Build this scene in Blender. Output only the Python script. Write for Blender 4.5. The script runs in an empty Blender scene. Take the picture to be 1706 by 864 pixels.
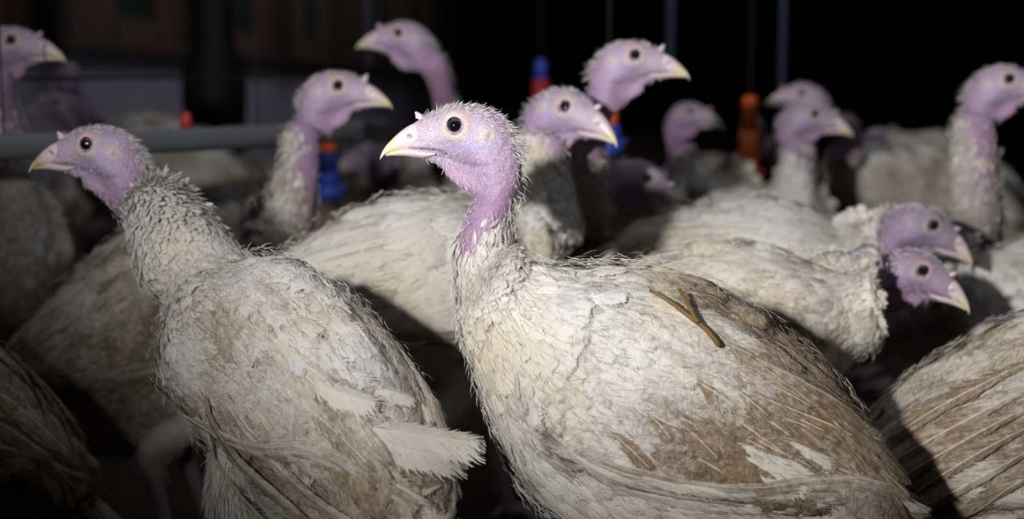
import bpy, math
import numpy as np
from mathutils import Vector, Matrix

rng = np.random.default_rng(11)
S = bpy.context.scene
COL = S.collection

# ------------------------------------------------------------------ camera
FPX = 2370.0                       # focal length in pixels of the 1706x864 frame
CAM = np.array([0.0, 0.0, 0.62])
PITCH = math.atan((432 - 130) / FPX)
RIGHT = np.array([1.0, 0, 0])
UPV = np.array([0, math.sin(PITCH), math.cos(PITCH)])
FWD = np.array([0, math.cos(PITCH), -math.sin(PITCH)])

def at(px, py, d):
    """world point seen at pixel (px,py) at distance d along the view axis"""
    return CAM + d * (RIGHT * (px - 853) / FPX + UPV * (432 - py) / FPX + FWD)

def on_plane(px, py, Y):
    r = RIGHT * (px - 853) / FPX + UPV * (432 - py) / FPX + FWD
    return CAM + r * (Y / r[1])

cd = bpy.data.cameras.new('camera')
cam = bpy.data.objects.new('camera', cd)
COL.objects.link(cam)
cam.location = CAM
cam.rotation_euler = (math.pi / 2 - PITCH, 0, 0)
cd.sensor_width = 36
cd.lens = FPX * 36 / 1706
cd.clip_start = 0.05
cd.dof.use_dof = True
cd.dof.focus_distance = 1.20
cd.dof.aperture_fstop = 3.2
cd.dof.aperture_blades = 7
S.camera = cam

# ------------------------------------------------------------------ world, flash, added fill lights, exposure
wd = bpy.data.worlds.new('night')
S.world = wd
wd.use_nodes = True
wd.node_tree.nodes['Background'].inputs[0].default_value = (0.6, 0.65, 1.0, 1)
wd.node_tree.nodes['Background'].inputs[1].default_value = 0.004

fl = bpy.data.lights.new('flash', 'SPOT')
fl.energy = 190
fl.spot_size = math.radians(92)
fl.spot_blend = 1.0
fl.shadow_soft_size = 0.022
fl.color = (1.0, 0.98, 0.975)
flo = bpy.data.objects.new('flash', fl)
COL.objects.link(flo)
FLASH_AT = Vector((-0.42, -0.05, 0.80))
flo.location = FLASH_AT
az, el = math.radians(27), math.radians(14)
aim = FLASH_AT + Vector((math.sin(az) * math.cos(el), math.cos(az) * math.cos(el), math.sin(el)))
flo.rotation_euler = (aim - FLASH_AT).to_track_quat('-Z', 'Y').to_euler()

fill_light = bpy.data.lights.new('overhead_fill', 'AREA')  # added overhead fill that lifts the shadows, not a real fixture
fill_light.shape = 'RECTANGLE'
fill_light.size = 3.0
fill_light.size_y = 4.0
fill_light.energy = 15
fill_light.color = (0.85, 0.9, 1.0)
fill_ob = bpy.data.objects.new('overhead_fill', fill_light)
COL.objects.link(fill_ob)
fill_ob.location = (0.4, 1.8, 2.7)

strip = bpy.data.lights.new('wall_fill', 'AREA')  # added unseen light, only there to brighten the left wall
strip.shape = 'RECTANGLE'
strip.size = 0.3
strip.size_y = 14.0
strip.energy = 95
strip.color = (0.92, 0.9, 1.0)
stro = bpy.data.objects.new('wall_fill', strip)
COL.objects.link(stro)
stro.location = (-1.1, 12.5, 3.0)
stro.rotation_euler = (0, math.radians(38), 0)

S.view_settings.view_transform = 'Standard'
S.view_settings.look = 'None'
S.view_settings.exposure = 0.0
S.view_settings.gamma = 1
S.view_settings.use_curve_mapping = False
S.cycles.transparent_max_bounces = 12
S.cycles.max_bounces = 6
S.cycles.use_denoising = True

# ------------------------------------------------------------------ node helpers
class NT:
    def __init__(self, name):
        self.m = bpy.data.materials.new(name)
        self.m.use_nodes = True
        self.t = self.m.node_tree
        self.t.nodes.clear()
        self.out = self.t.nodes.new('ShaderNodeOutputMaterial')
    def n(self, typ, **kw):
        nd = self.t.nodes.new(typ)
        for k, v in kw.items():
            setattr(nd, k, v)
        return nd
    def put(self, sock, v):
        if isinstance(v, bpy.types.NodeSocket):
            self.t.links.new(v, sock)
        elif v is not None:
            if hasattr(sock.default_value, '__len__') and not hasattr(v, '__len__'):
                v = [v] * len(sock.default_value)
            if hasattr(v, '__len__') and len(v) == 3 and len(sock.default_value) == 4:
                v = (*v, 1)
            sock.default_value = v
    def math(self, op, a, b=None, c=None, clamp=False):
        nd = self.n('ShaderNodeMath', operation=op, use_clamp=clamp)
        self.put(nd.inputs[0], a)
        if b is not None: self.put(nd.inputs[1], b)
        if c is not None: self.put(nd.inputs[2], c)
        return nd.outputs[0]
    def mix(self, f, a, b, blend='MIX'):
        nd = self.n('ShaderNodeMix', data_type='RGBA', blend_type=blend)
        self.put(nd.inputs[0], f); self.put(nd.inputs[6], a); self.put(nd.inputs[7], b)
        return nd.outputs[2]
    def ramp(self, f, a, b):
        nd = self.n('ShaderNodeMapRange', interpolation_type='SMOOTHSTEP')
        self.put(nd.inputs[0], f); nd.inputs[1].default_value = a; nd.inputs[2].default_value = b
        return nd.outputs[0]
    def noise(self, vec, scale, detail=3, rough=0.55):
        nd = self.n('ShaderNodeTexNoise')
        self.put(nd.inputs['Vector'], vec)
        nd.inputs['Scale'].default_value = scale
        nd.inputs['Detail'].default_value = detail
        nd.inputs['Roughness'].default_value = rough
        return nd.outputs[0]
    def coord(self, which='Object'):
        return self.n('ShaderNodeTexCoord').outputs[which]
    def attr(self, name):
        return self.n('ShaderNodeAttribute', attribute_name=name)
    def bump(self, h, strength, dist):
        nd = self.n('ShaderNodeBump')
        self.put(nd.inputs['Height'], h)
        nd.inputs['Strength'].default_value = strength
        nd.inputs['Distance'].default_value = dist
        return nd.outputs[0]
    def bsdf(self, color, rough, normal=None, spec=0.3, **kw):
        b = self.n('ShaderNodeBsdfPrincipled')
        self.put(b.inputs['Base Color'], color)
        self.put(b.inputs['Roughness'], rough)
        self.put(b.inputs['Specular IOR Level'], spec)
        if normal is not None: self.put(b.inputs['Normal'], normal)
        for k, v in kw.items(): self.put(b.inputs[k.replace('_', ' ')], v)
        return b.outputs[0]
    def done(self, sh):
        self.t.links.new(sh, self.out.inputs[0])
        return self.m

def mat_simple(name, color, rough=0.6, spec=0.3, nscale=30, namp=0.25, bump=0.3, bdist=0.002, metallic=0.0):
    k = NT(name)
    c = k.coord()
    nz = k.noise(c, nscale, 4)
    f = k.math('MULTIPLY', k.math('SUBTRACT', nz, 0.5), namp * 2)
    col = k.mix(1.0, color, k.n('ShaderNodeCombineColor').outputs[0], 'MIX')
    dark = tuple(x * (1 - namp) for x in color); lite = tuple(min(1, x * (1 + namp)) for x in color)
    col = k.mix(nz, dark, lite)
    return k.done(k.bsdf(col, rough, k.bump(nz, bump, bdist), spec, Metallic=metallic))

# feather material: attribute 'tint' = (dirt, random, yellowing)
def feather_material(name, fringe=True, rachis=0.6, rshare=0.3, white=(0.785, 0.77, 0.75)):
    k = NT(name)
    at_ = k.attr('tint')
    sep = k.n('ShaderNodeSeparateColor'); k.put(sep.inputs[0], at_.outputs['Color'])
    dirt, rnd, yel = sep.outputs
    uv = k.n('ShaderNodeSeparateXYZ'); k.put(uv.inputs[0], k.n('ShaderNodeUVMap').outputs[0])
    a, b = uv.outputs[0], uv.outputs[1]
    ab = k.math('ABSOLUTE', k.math('SUBTRACT', k.math('MULTIPLY', b, 2.0), 1.0))
    ob = k.coord()
    # barb direction: lines leave the shaft slanting to the tip
    q = k.math('SUBTRACT', a, k.math('MULTIPLY', ab, 0.22))
    comb = k.n('ShaderNodeCombineXYZ')
    k.put(comb.inputs[0], k.math('MULTIPLY', q, 42.0)); k.put(comb.inputs[1], k.math('MULTIPLY', ab, 1.6))
    k.put(comb.inputs[2], k.math('MULTIPLY', rnd, 91.0))
    barb = k.noise(comb.outputs[0], 1.0, 3, 0.65)
    stain = k.noise(ob, 26.0, 5, 0.65)
    fine = k.noise(ob, 190.0, 4, 0.7)
    d = k.math('ADD', dirt, k.math('MULTIPLY', k.math('SUBTRACT', stain, 0.5), 0.55))
    d = k.math('MINIMUM', d, 0.80)
    d = k.math('ADD', d, k.math('MULTIPLY', k.math('SUBTRACT', fine, 0.5), 0.85))
    d = k.math('ADD', d, k.math('MULTIPLY', k.math('SUBTRACT', barb, 0.5), 0.95))
    d = k.ramp(d, 0.12, 1.05)
    brown = k.mix(k.noise(ob, 60.0, 3), (0.085, 0.047, 0.019), (0.30, 0.19, 0.090))
    w = k.mix(yel, white, (0.72, 0.60, 0.36))
    w = k.mix(k.math('MULTIPLY', k.ramp(barb, 0.3, 0.7), 0.22), w, (0.52, 0.47, 0.42))
    col = k.mix(d, w, brown)
    sh = k.math('MULTIPLY', k.math('SUBTRACT', 1.0, k.ramp(ab, 0.015, 0.06)), rachis)
    sh = k.math('MULTIPLY', sh, k.math('SUBTRACT', 1.0, k.ramp(a, 0.75, 0.95)))
    sh = k.math('MULTIPLY', sh, k.ramp(rnd, 1.0 - rshare, 1.06 - rshare))
    col = k.mix(sh, col, (0.80, 0.72, 0.58))
    nrm = k.bump(barb, 0.55, 0.0012)
    pb = k.bsdf(col, 0.72, nrm, 0.22)
    tr = k.n('ShaderNodeBsdfTranslucent'); k.put(tr.inputs[0], col)
    mx = k.n('ShaderNodeMixShader'); mx.inputs[0].default_value = 0.14
    k.t.links.new(pb, mx.inputs[1]); k.t.links.new(tr.outputs[0], mx.inputs[2])
    sh_ = mx.outputs[0]
    if fringe:
        edge = k.math('MAXIMUM', k.ramp(ab, 0.30, 1.0), k.ramp(a, 0.62, 1.0))
        al = k.math('ADD', k.math('SUBTRACT', 1.0, edge), k.math('MULTIPLY', k.math('SUBTRACT', barb, 0.5), 2.2))
        al = k.ramp(al, 0.20, 0.34)
        tp = k.n('ShaderNodeBsdfTransparent')
        m2 = k.n('ShaderNodeMixShader'); k.put(m2.inputs[0], al)
        k.t.links.new(tp.outputs[0], m2.inputs[1]); k.t.links.new(sh_, m2.inputs[2])
        sh_ = m2.outputs[0]
    return k.done(sh_)

# skin / body material: attribute 'skin' colour, attribute 'tint'.x = dirt, tint.z = feathered amount
def body_material():
    k = NT('turkey_skin')
    c = k.attr('skin').outputs['Color']
    sep = k.n('ShaderNodeSeparateColor'); k.put(sep.inputs[0], k.attr('tint').outputs['Color'])
    ob = k.coord()
    v = k.n('ShaderNodeTexVoronoi'); k.put(v.inputs['Vector'], ob); v.inputs['Scale'].default_value = 760
    wr = k.n('ShaderNodeTexNoise'); k.put(wr.inputs['Vector'], ob); wr.inputs['Scale'].default_value = 320; wr.inputs['Detail'].default_value = 4
    mott = k.noise(ob, 90, 4)
    h = k.math('ADD', k.math('MULTIPLY', v.outputs[0], -0.55), wr.outputs[0])
    col = k.mix(k.math('MULTIPLY', k.ramp(v.outputs[0], 0.25, 0.8), 0.6), c, k.mix(0.5, c, (0.18, 0.06, 0.16)))
    col = k.mix(k.ramp(mott, 0.45, 0.8), col, k.mix(0.2, col, (0.58, 0.30, 0.45)))
    col = k.mix(k.math('MULTIPLY', k.ramp(wr.outputs[0], 0.55, 0.75), 0.3), col, k.mix(0.5, col, (0.75, 0.68, 0.72)))
    stain = k.noise(ob, 26.0, 5, 0.65)
    d = k.ramp(k.math('ADD', sep.outputs[0], k.math('MULTIPLY', k.math('SUBTRACT', stain, 0.5), 0.7)), 0.2, 1.0)
    fe = k.mix(d, (0.66, 0.62, 0.56), (0.16, 0.105, 0.06))
    col = k.mix(sep.outputs[2], col, fe)
    return k.done(k.bsdf(col, 0.55, k.bump(h, 0.6, 0.0011), 0.35, Subsurface_Weight=0.12,
                         Subsurface_Radius=(0.006, 0.003, 0.003), Subsurface_Scale=0.5))

def beak_material():
    k = NT('beak_horn')
    c = k.attr('skin').outputs['Color']
    ob = k.coord()
    nz = k.noise(ob, 260, 4)
    col = k.mix(k.ramp(nz, 0.55, 0.8), c, k.mix(0.5, c, (0.30, 0.20, 0.10)))
    return k.done(k.bsdf(col, 0.36, k.bump(nz, 0.25, 0.0006), 0.45))

def eye_material():
    k = NT('eye_ball')
    c = k.attr('skin').outputs['Color']
    return k.done(k.bsdf(c, 0.04, None, 0.6, Coat_Weight=1.0, Coat_Roughness=0.02))

def bristle_material():
    k = NT('bristle_hair')
    return k.done(k.bsdf(k.attr('skin').outputs['Color'], 0.6, None, 0.3))

M_FEA = feather_material('contour_feather', True, 0.5, 0.12)
M_COV = feather_material('wing_covert', True, 0.85, 0.16, (0.78, 0.76, 0.725))
M_QUILL = feather_material('flight_feather', True, 0.95, 0.8, (0.75, 0.72, 0.67))
M_BODY = body_material()
M_BEAK = beak_material()
M_EYE = eye_material()
M_HAIR = bristle_material()

# ------------------------------------------------------------------ mesh helpers
def new_mesh(name, verts, faces, mat, uv=None, cols=None, smooth=True):
    me = bpy.data.meshes.new(name)
    verts = np.asarray(verts, np.float32).reshape(-1, 3)
    if isinstance(faces, np.ndarray):
        nf, k = faces.shape
        me.vertices.add(len(verts)); me.vertices.foreach_set('co', verts.ravel())
        me.loops.add(nf * k); me.loops.foreach_set('vertex_index', faces.astype(np.int32).ravel())
        me.polygons.add(nf)
        me.polygons.foreach_set('loop_start', np.arange(0, nf * k, k, dtype=np.int32))
        me.update(calc_edges=True)
        me.validate()
    else:
        me.from_pydata(verts.tolist(), [], faces)
    me.update()
    if smooth:
        me.polygons.foreach_set('use_smooth', np.ones(len(me.polygons), bool))
    if uv is not None:
        l = me.uv_layers.new(name='UVMap')
        vi = np.empty(len(me.loops), np.int32); me.loops.foreach_get('vertex_index', vi)
        l.data.foreach_set('uv', np.asarray(uv, np.float32)[vi].ravel())
    for nm, c in (cols or {}).items():
        A = me.attributes.new(nm, 'FLOAT_COLOR', 'POINT')
        c = np.asarray(c, np.float32)
        c4 = np.ones((len(verts), 4), np.float32); c4[:, :3] = c
        A.data.foreach_set('color', c4.ravel())
    me.materials.append(mat)
    return me

def link(name, me, parent=None, loc=None):
    o = bpy.data.objects.new(name, me)
    COL.objects.link(o)
    if parent is not None: o.parent = parent
    if loc is not None: o.location = loc
    return o

def empty(name, loc, label, cat, group=None):
    o = bpy.data.objects.new(name, None)
    COL.objects.link(o)
    o.location = loc
    o.empty_display_size = 0.05
    tag(o, label, cat, group)
    return o

def tag(o, label=None, cat=None, group=None, kind=None):
    if label: o['label'] = label
    if cat: o['category'] = cat
    if group: o['group'] = group
    if kind: o['kind'] = kind
    return o

def grid_faces(n, m, wrap=True, base=0):
    i = np.arange(n - 1)[:, None]; j = np.arange(m if wrap else m - 1)[None, :]
    j2 = (j + 1) % m
    f = np.stack([i * m + j + 0 * i, i * m + j2, (i + 1) * m + j2, (i + 1) * m + j + 0 * j2], -1)
    return f.reshape(-1, 4) + base

def tube_verts(path, radii, k=10):
    path = np.asarray(path, float); radii = np.broadcast_to(np.asarray(radii, float), (len(path),))
    T = np.gradient(path, axis=0); T /= np.linalg.norm(T, axis=1, keepdims=True) + 1e-12
    ref = np.array([0.13, 0.95, 0.28]) if abs(T[0] @ np.array([0.13, 0.95, 0.28])) < 0.85 else np.array([0.9, 0.1, 0.4])
    A = np.cross(T, ref); A /= np.linalg.norm(A, axis=1, keepdims=True)
    B = np.cross(T, A)
    th = np.arange(k) * 2 * math.pi / k
    v = path[:, None] + radii[:, None, None] * (A[:, None] * np.cos(th)[None, :, None] + B[:, None] * np.sin(th)[None, :, None])
    return v.reshape(-1, 3)

def catmull(X, sub):
    X = np.asarray(X, float)
    if X.ndim == 1: X = X[:, None]
    P = np.vstack([2 * X[0] - X[1], X, 2 * X[-1] - X[-2]])
    t = np.linspace(0, 1, sub, endpoint=False)[:, None]
    out = []
    for i in range(len(X) - 1):
        p0, p1, p2, p3 = P[i:i + 4]
        out.append(0.5 * (2 * p1 + (p2 - p0) * t + (2 * p0 - 5 * p1 + 4 * p2 - p3) * t * t + (3 * p1 - p0 - 3 * p2 + p3) * t ** 3))
    out.append(X[-1:])
    return np.vstack(out)

def sstep(x, a, b):
    t = np.clip((x - a) / (b - a), 0, 1)
    return t * t * (3 - 2 * t)

def norm(v):
    return v / (np.linalg.norm(v, axis=-1, keepdims=True) + 1e-12)

def vnoise(p, scale, seed=0):
    """cheap smooth 3-d value noise 0..1"""
    p = np.asarray(p) * scale + seed * 17.3
    i = np.floor(p).astype(np.int64); f = p - i; f = f * f * (3 - 2 * f)
    def h(ix, iy, iz):
        n = (ix * 374761393 + iy * 668265263 + iz * 2147483647 + seed * 974711) & 0xffffffff
        n = ((n ^ (n >> 13)) * 1274126177) & 0xffffffff
        return ((n ^ (n >> 16)) & 0xffff) / 65535.0
    r = 0
    for dx in (0, 1):
        for dy in (0, 1):
            for dz in (0, 1):
                w = (f[..., 0] if dx else 1 - f[..., 0]) * (f[..., 1] if dy else 1 - f[..., 1]) * (f[..., 2] if dz else 1 - f[..., 2])
                r = r + w * h(i[..., 0] + dx, i[..., 1] + dy, i[..., 2] + dz)
    return r

# ------------------------------------------------------------------ canonical turkey, measured on the foremost bird
PB = 1.2 / math.cos(PITCH) * 0.995     # world Y of that bird's mid plane (approx)
def loc2(p, o):
    """profile point of the foremost bird (pixels) -> forward, up in metres from reference pixel o"""
    a = on_plane(p[0], p[1], PB); b = on_plane(o[0], o[1], PB)
    return np.array([-(a[0] - b[0]), a[2] - b[2]])

PXM = 1.0 / 1975.0
BODY_REF = (1065, 680)
# s, dorsal px, ventral px, half width px
BODY_RINGS = [
    (0, (1488, 872), (1466, 925), 16), (1, (1474, 805), (1432, 945), 58), (2, (1432, 718), (1370, 957), 95),
    (3, (1372, 628), (1290, 962), 120), (4, (1297, 560), (1190, 960), 138), (5, (1213, 500), (1090, 942), 150),
    (6, (1130, 463), (1000, 905), 156), (7, (1050, 452), (925, 845), 152), (8, (975, 454), (866, 775), 138),
    (9, (925, 451), (824, 690), 116), (10, (888, 440), (797, 610), 93), (11, (866, 424), (776, 540), 74)]
NECK_RINGS = [
    (12, (853, 402), (762, 480), 58), (13, (848, 376), (757, 430), 50), (14, (854, 345), (766, 385), 45), (15, (863, 315), (780, 350), 41)]
EYE_REF = (757, 210)
HEAD_RINGS = [
    (16, (868, 292), (788, 333), 40), (17, (868, 268), (779, 321), 42), (18, (864, 245), (771, 315), 45),
    (19, (856, 225), (761, 308), 47), (20, (841, 204), (751, 301), 48), (21, (820, 187), (741, 292), 48),
    (22, (794, 178), (736, 280), 45), (23, (766, 176), (727, 274), 40), (24, (739, 181), (716, 269), 33),
    (25, (718, 190), (706, 266), 27), (26, (700, 199), (697, 263), 21), (27, (686, 207), (688, 260), 15.5), (28, (676, 216), (680, 256), 10)]
KEEL = {12: 0, 14: 0, 15: 0.05, 16: .1, 17: .35, 18: .6, 19: .72, 20: .72, 21: .68, 22: .6, 23: .48, 24: .34, 25: .2, 26: .1, 27: 0, 28: 0}

def canon(rings, ref, dim):
    out = []
    for s, d, v, w in rings:
        d2, v2 = loc2(d, ref), loc2(v, ref)
        c = (d2 + v2) / 2; u = (d2 - v2) / 2
        out.append((s, np.array([c[0], 0, c[1]]), np.array([u[0], 0, u[1]]), w * PXM))
    return out
C_BODY = canon(BODY_RINGS, BODY_REF, 0)
C_HEAD = canon(HEAD_RINGS, EYE_REF, 0)
C_NECKB = canon(NECK_RINGS, EYE_REF, 0)

def frame(a_deg, pitch_deg):
    a, p = math.radians(a_deg), math.radians(pitch_deg)
    f0 = np.array([math.cos(a), math.sin(a), 0]); l = np.array([-math.sin(a), math.cos(a), 0]); u0 = np.array([0, 0, 1.0])
    f = f0 * math.cos(p) + u0 * math.sin(p); u = -f0 * math.sin(p) + u0 * math.cos(p)
    return np.stack([f, l, u], 1)          # columns: forward, left, up

WING_S = [0.3, 1.2, 3.0, 5.6, 7.6, 8.8, 9.6]
WING_T = [40, 54, 88, 104, 113, 108, 88]
def wing_edge(s):
    return np.radians(np.interp(s, WING_S, WING_T))

class Surf:
    """lofted skin of one bird: fine grid of positions, normals and the ring parameter s"""
    def __init__(self, rings, sub, k):
        self.k = k
        s = catmull([r[0] for r in rings], sub)[:, 0]
        C = catmull([r[1] for r in rings], sub); U = catmull([r[2] for r in rings], sub); L = catmull([r[3] for r in rings], sub)
        kl = np.interp(s, sorted(KEEL), [KEEL[q] for q in sorted(KEEL)])
        th = np.arange(k) * 2 * math.pi / k
        c, sn = np.cos(th), np.sin(th)
        low = np.clip(-c[None, :], 0, 1) ** 1.0
        wid = sn[None, :] * (1 - kl[:, None] * sstep(-c[None, :], -0.05, 0.75))
        # body: fuller flanks
        P = C[:, None] + U[:, None] * c[None, :, None] + L[:, None] * wid[..., None]
        self.s, self.C, self.U, self.L, self.th, self.P = s, C, U, L, th, P
        self.normals()
    def normals(self):
        P = self.P
        du = np.gradient(P, axis=0)
        dv = np.roll(P, -1, 1) - np.roll(P, 1, 1)
        N = norm(np.cross(dv, du))
        out = norm(P - self.C[:, None])
        flip = np.sign((N * out).sum(-1, keepdims=True)); flip[flip == 0] = 1
        self.N = N * flip
        self.T = norm(-du)                   # toward the tail
    def displace(self, amt):
        self.P = self.P + self.N * amt[..., None]
        self.normals()
    def get(self, s, th, what='P'):
        A = getattr(self, what)
        r = np.interp(s, self.s, np.arange(len(self.s)))
        i = np.clip(np.floor(r).astype(int), 0, len(self.s) - 2); f = (r - i)[..., None]
        q = (th / (2 * math.pi) * self.k) % self.k
        j = np.floor(q).astype(int) % self.k; g = (q - np.floor(q))[..., None]; j2 = (j + 1) % self.k
        v = (A[i, j] * (1 - g) + A[i, j2] * g) * (1 - f) + (A[i + 1, j] * (1 - g) + A[i + 1, j2] * g) * f
        return v if what == 'P' else norm(v)
    def sample(self, n, weight):
        """n random (s, theta) with density ~ area x weight(s, th)"""
        P = self.P
        du = np.linalg.norm(np.diff(P, axis=0), axis=-1)
        dv = np.linalg.norm(np.roll(P, -1, 1) - P, axis=-1)[:-1]
        S_, T_ = np.meshgrid(self.s[:-1], self.th, indexing='ij')
        w = (du * dv * weight(S_, T_)).ravel()
        w = np.maximum(w, 0); w /= w.sum()
        idx = rng.choice(len(w), n, p=w)
        i, j = np.divmod(idx, self.k)
        s = self.s[i] + rng.random(n) * (self.s[i + 1] - self.s[i])
        t = self.th[j] + rng.random(n) * 2 * math.pi / self.k
        return s, t

def feather_cards(P, N, T, ln, wd, lift, curl, pointy, nu=5, roll=None):
    """vectorised little curved feathers; returns verts, faces, uv"""
    n = len(P)
    B = norm(np.cross(N, T)); N = norm(np.cross(T, B))
    if roll is not None:
        B, N = B * np.cos(roll)[:, None] + N * np.sin(roll)[:, None], N * np.cos(roll)[:, None] - B * np.sin(roll)[:, None]
    a = np.linspace(0, 1, nu); b = np.array([-1., 0, 1.])
    round_ = np.sin(math.pi * np.clip(a * 0.86 + 0.10, 0, 1)) ** 0.55
    sharp = np.clip(np.sin(math.pi * np.clip(a * 0.97 + 0.03, 0, 1)), 0, 1) ** 1.1
    prof = round_[None, :] * (1 - pointy[:, None]) + sharp[None, :] * pointy[:, None]
    rise = lift[:, None] * a[None, :] - curl[:, None] * a[None, :] ** 2
    side = rng.normal(0, 0.12, n)
    v = (P[:, None, None] + T[:, None, None] * (ln[:, None] * a[None, :])[:, :, None, None]
         + B[:, None, None] * ((wd[:, None] * prof)[:, :, None] * b[None, None, :])[..., None]
         + B[:, None, None] * ((side * ln)[:, None] * a[None, :] ** 2)[:, :, None, None]
         + N[:, None, None] * ((ln[:, None] * rise)[:, :, None] - (0.28 * wd[:, None, None] * np.abs(b)[None, None, :]))[..., None])
    q = grid_faces(nu, 3, wrap=False)
    f = (q[None] + (np.arange(n) * nu * 3)[:, None, None]).reshape(-1, 4)
    uv = np.stack(np.broadcast_arrays(a[:, None], (b[None, :] + 1) / 2), -1).reshape(-1, 2)
    return v.reshape(-1, 3), f, np.tile(uv, (n, 1)), nu * 3

def hair_strips(P, D, ln, wd, bend):
    """thin tapering bristles, 2 quads-ish each (3 rows, 2 cols)"""
    n = len(P)
    side = norm(np.cross(D, rng.normal(size=(n, 3))))
    a = np.array([0, 0.55, 1.0]); w = np.array([1, 0.8, 0.12])
    v = (P[:, None, None] + D[:, None, None] * (ln[:, None] * a)[:, :, None, None]
         + bend[:, None, None] * (ln[:, None] * a ** 2)[:, :, None, None]
         + side[:, None, None] * (wd[:, None, None] * w[None, :, None] * np.array([-.5, .5])[None, None, :])[..., None])
    q = grid_faces(3, 2, wrap=False)
    f = (q[None] + (np.arange(n) * 6)[:, None, None]).reshape(-1, 4)
    return v.reshape(-1, 3), f

def loft_simple(rings, sub, k, cap0=False, cap1=True):
    """rings: (centre, up, lateral) -> verts, faces"""
    C = catmull([r[0] for r in rings], sub); U = catmull([r[1] for r in rings], sub); L = catmull([r[2] for r in rings], sub)
    th = np.arange(k) * 2 * math.pi / k
    P = C[:, None] + U[:, None] * np.cos(th)[None, :, None] + L[:, None] * np.sin(th)[None, :, None]
    return P, grid_faces(len(C), k)

# ------------------------------------------------------------------ the turkey
FEET_Z = 0.0
def head_px(P, origin, R, hs):
    """world -> head pixel units: forward, left, up from the eye level mid plane"""
    return ((P - origin) @ R) / hs / PXM

def skin_colours(h, s, pink, dark):
    X, Y, Z = h[..., 0], np.abs(h[..., 1]), h[..., 2]
    col = np.empty(h.shape); col[:] = (0.50, 0.425, 0.575)
    def lay(mask, c):
        m = np.clip(mask, 0, 1)[..., None]
        col[:] = col * (1 - m) + np.array(c) * m
    g = lambda x0, z0, rx, rz: np.exp(-(((X - x0) / rx) ** 2 + ((Z - z0) / rz) ** 2))
    lay(0.75 * sstep(-X, 40, 100), (0.43, 0.30, 0.43))                 # back of head, neck
    lay(0.8 * sstep(-Z, 70, 130), (0.34, 0.20, 0.32))
    lay(0.9 * g(35, -16, 42, 20), (0.63, 0.575, 0.655))                  # pale lore and cheek
    lay(0.8 * sstep(X, 28, 62), (0.64, 0.55, 0.59))
    lay(0.85 * g(-22, -32, 34, 9), (0.42, 0.40, 0.64))                 # blue under the eye
    lay(0.55 * g(-30, -62, 50, 14), (0.52, 0.36, 0.55))
    lay(0.8 * g(10, -82, 46, 12), (0.62, 0.40, 0.56))                  # throat flap
    lay(0.6 * g(10, 36, 50, 14), (0.36, 0.32, 0.46))                   # greyish crown
    r = np.hypot(X + 1, Z)
    lay(1.0 * np.exp(-((r - 18.5) / 7.5) ** 2) * (Y > 12), (0.69, 0.58, 0.50))   # cream eye ring
    lay(0.7 * g(-14, 22, 16, 10) * (Y > 8), (0.62, 0.46, 0.36))
    lay(0.95 * np.exp(-((r - 12.0) / 1.6) ** 2) * (Y > 12), (0.10, 0.07, 0.10))
    lay(1.0 * g(-52, -13, 14, 15) * (Y > 10), (0.74, 0.67, 0.59))     # ear patch
    lay(0.7 * g(-58, -17, 4, 5) * (Y > 10), (0.42, 0.36, 0.26))
    zg = np.interp(X, [10, 20, 45, 70, 100], [-48, -43, -39, -40, -42])
    lay(1.0 * np.exp(-((Z - zg) / 2.3) ** 2) * sstep(X, 6, 18), (0.12, 0.06, 0.08))  # mouth line: shade of the crease painted into the skin
    zj = np.interp(X, [-70, -30, 0, 20, 60], [-62, -66, -58, -50, -52])
    lay(0.55 * np.exp(-((Z - zj) / 3.2) ** 2) * sstep(X, -75, -45) * (1 - sstep(X, 25, 55)), (0.20, 0.13, 0.24))  # jaw fold: shading above the throat flap painted as darker skin
    col = col * (1 - pink) + col * np.array((1.02, 0.86, 0.98)) * pink
    return col * np.array((0.83, 0.83, 0.845)) * dark  # last factor darkens the skin: darker birds, also painted dim light

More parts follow.
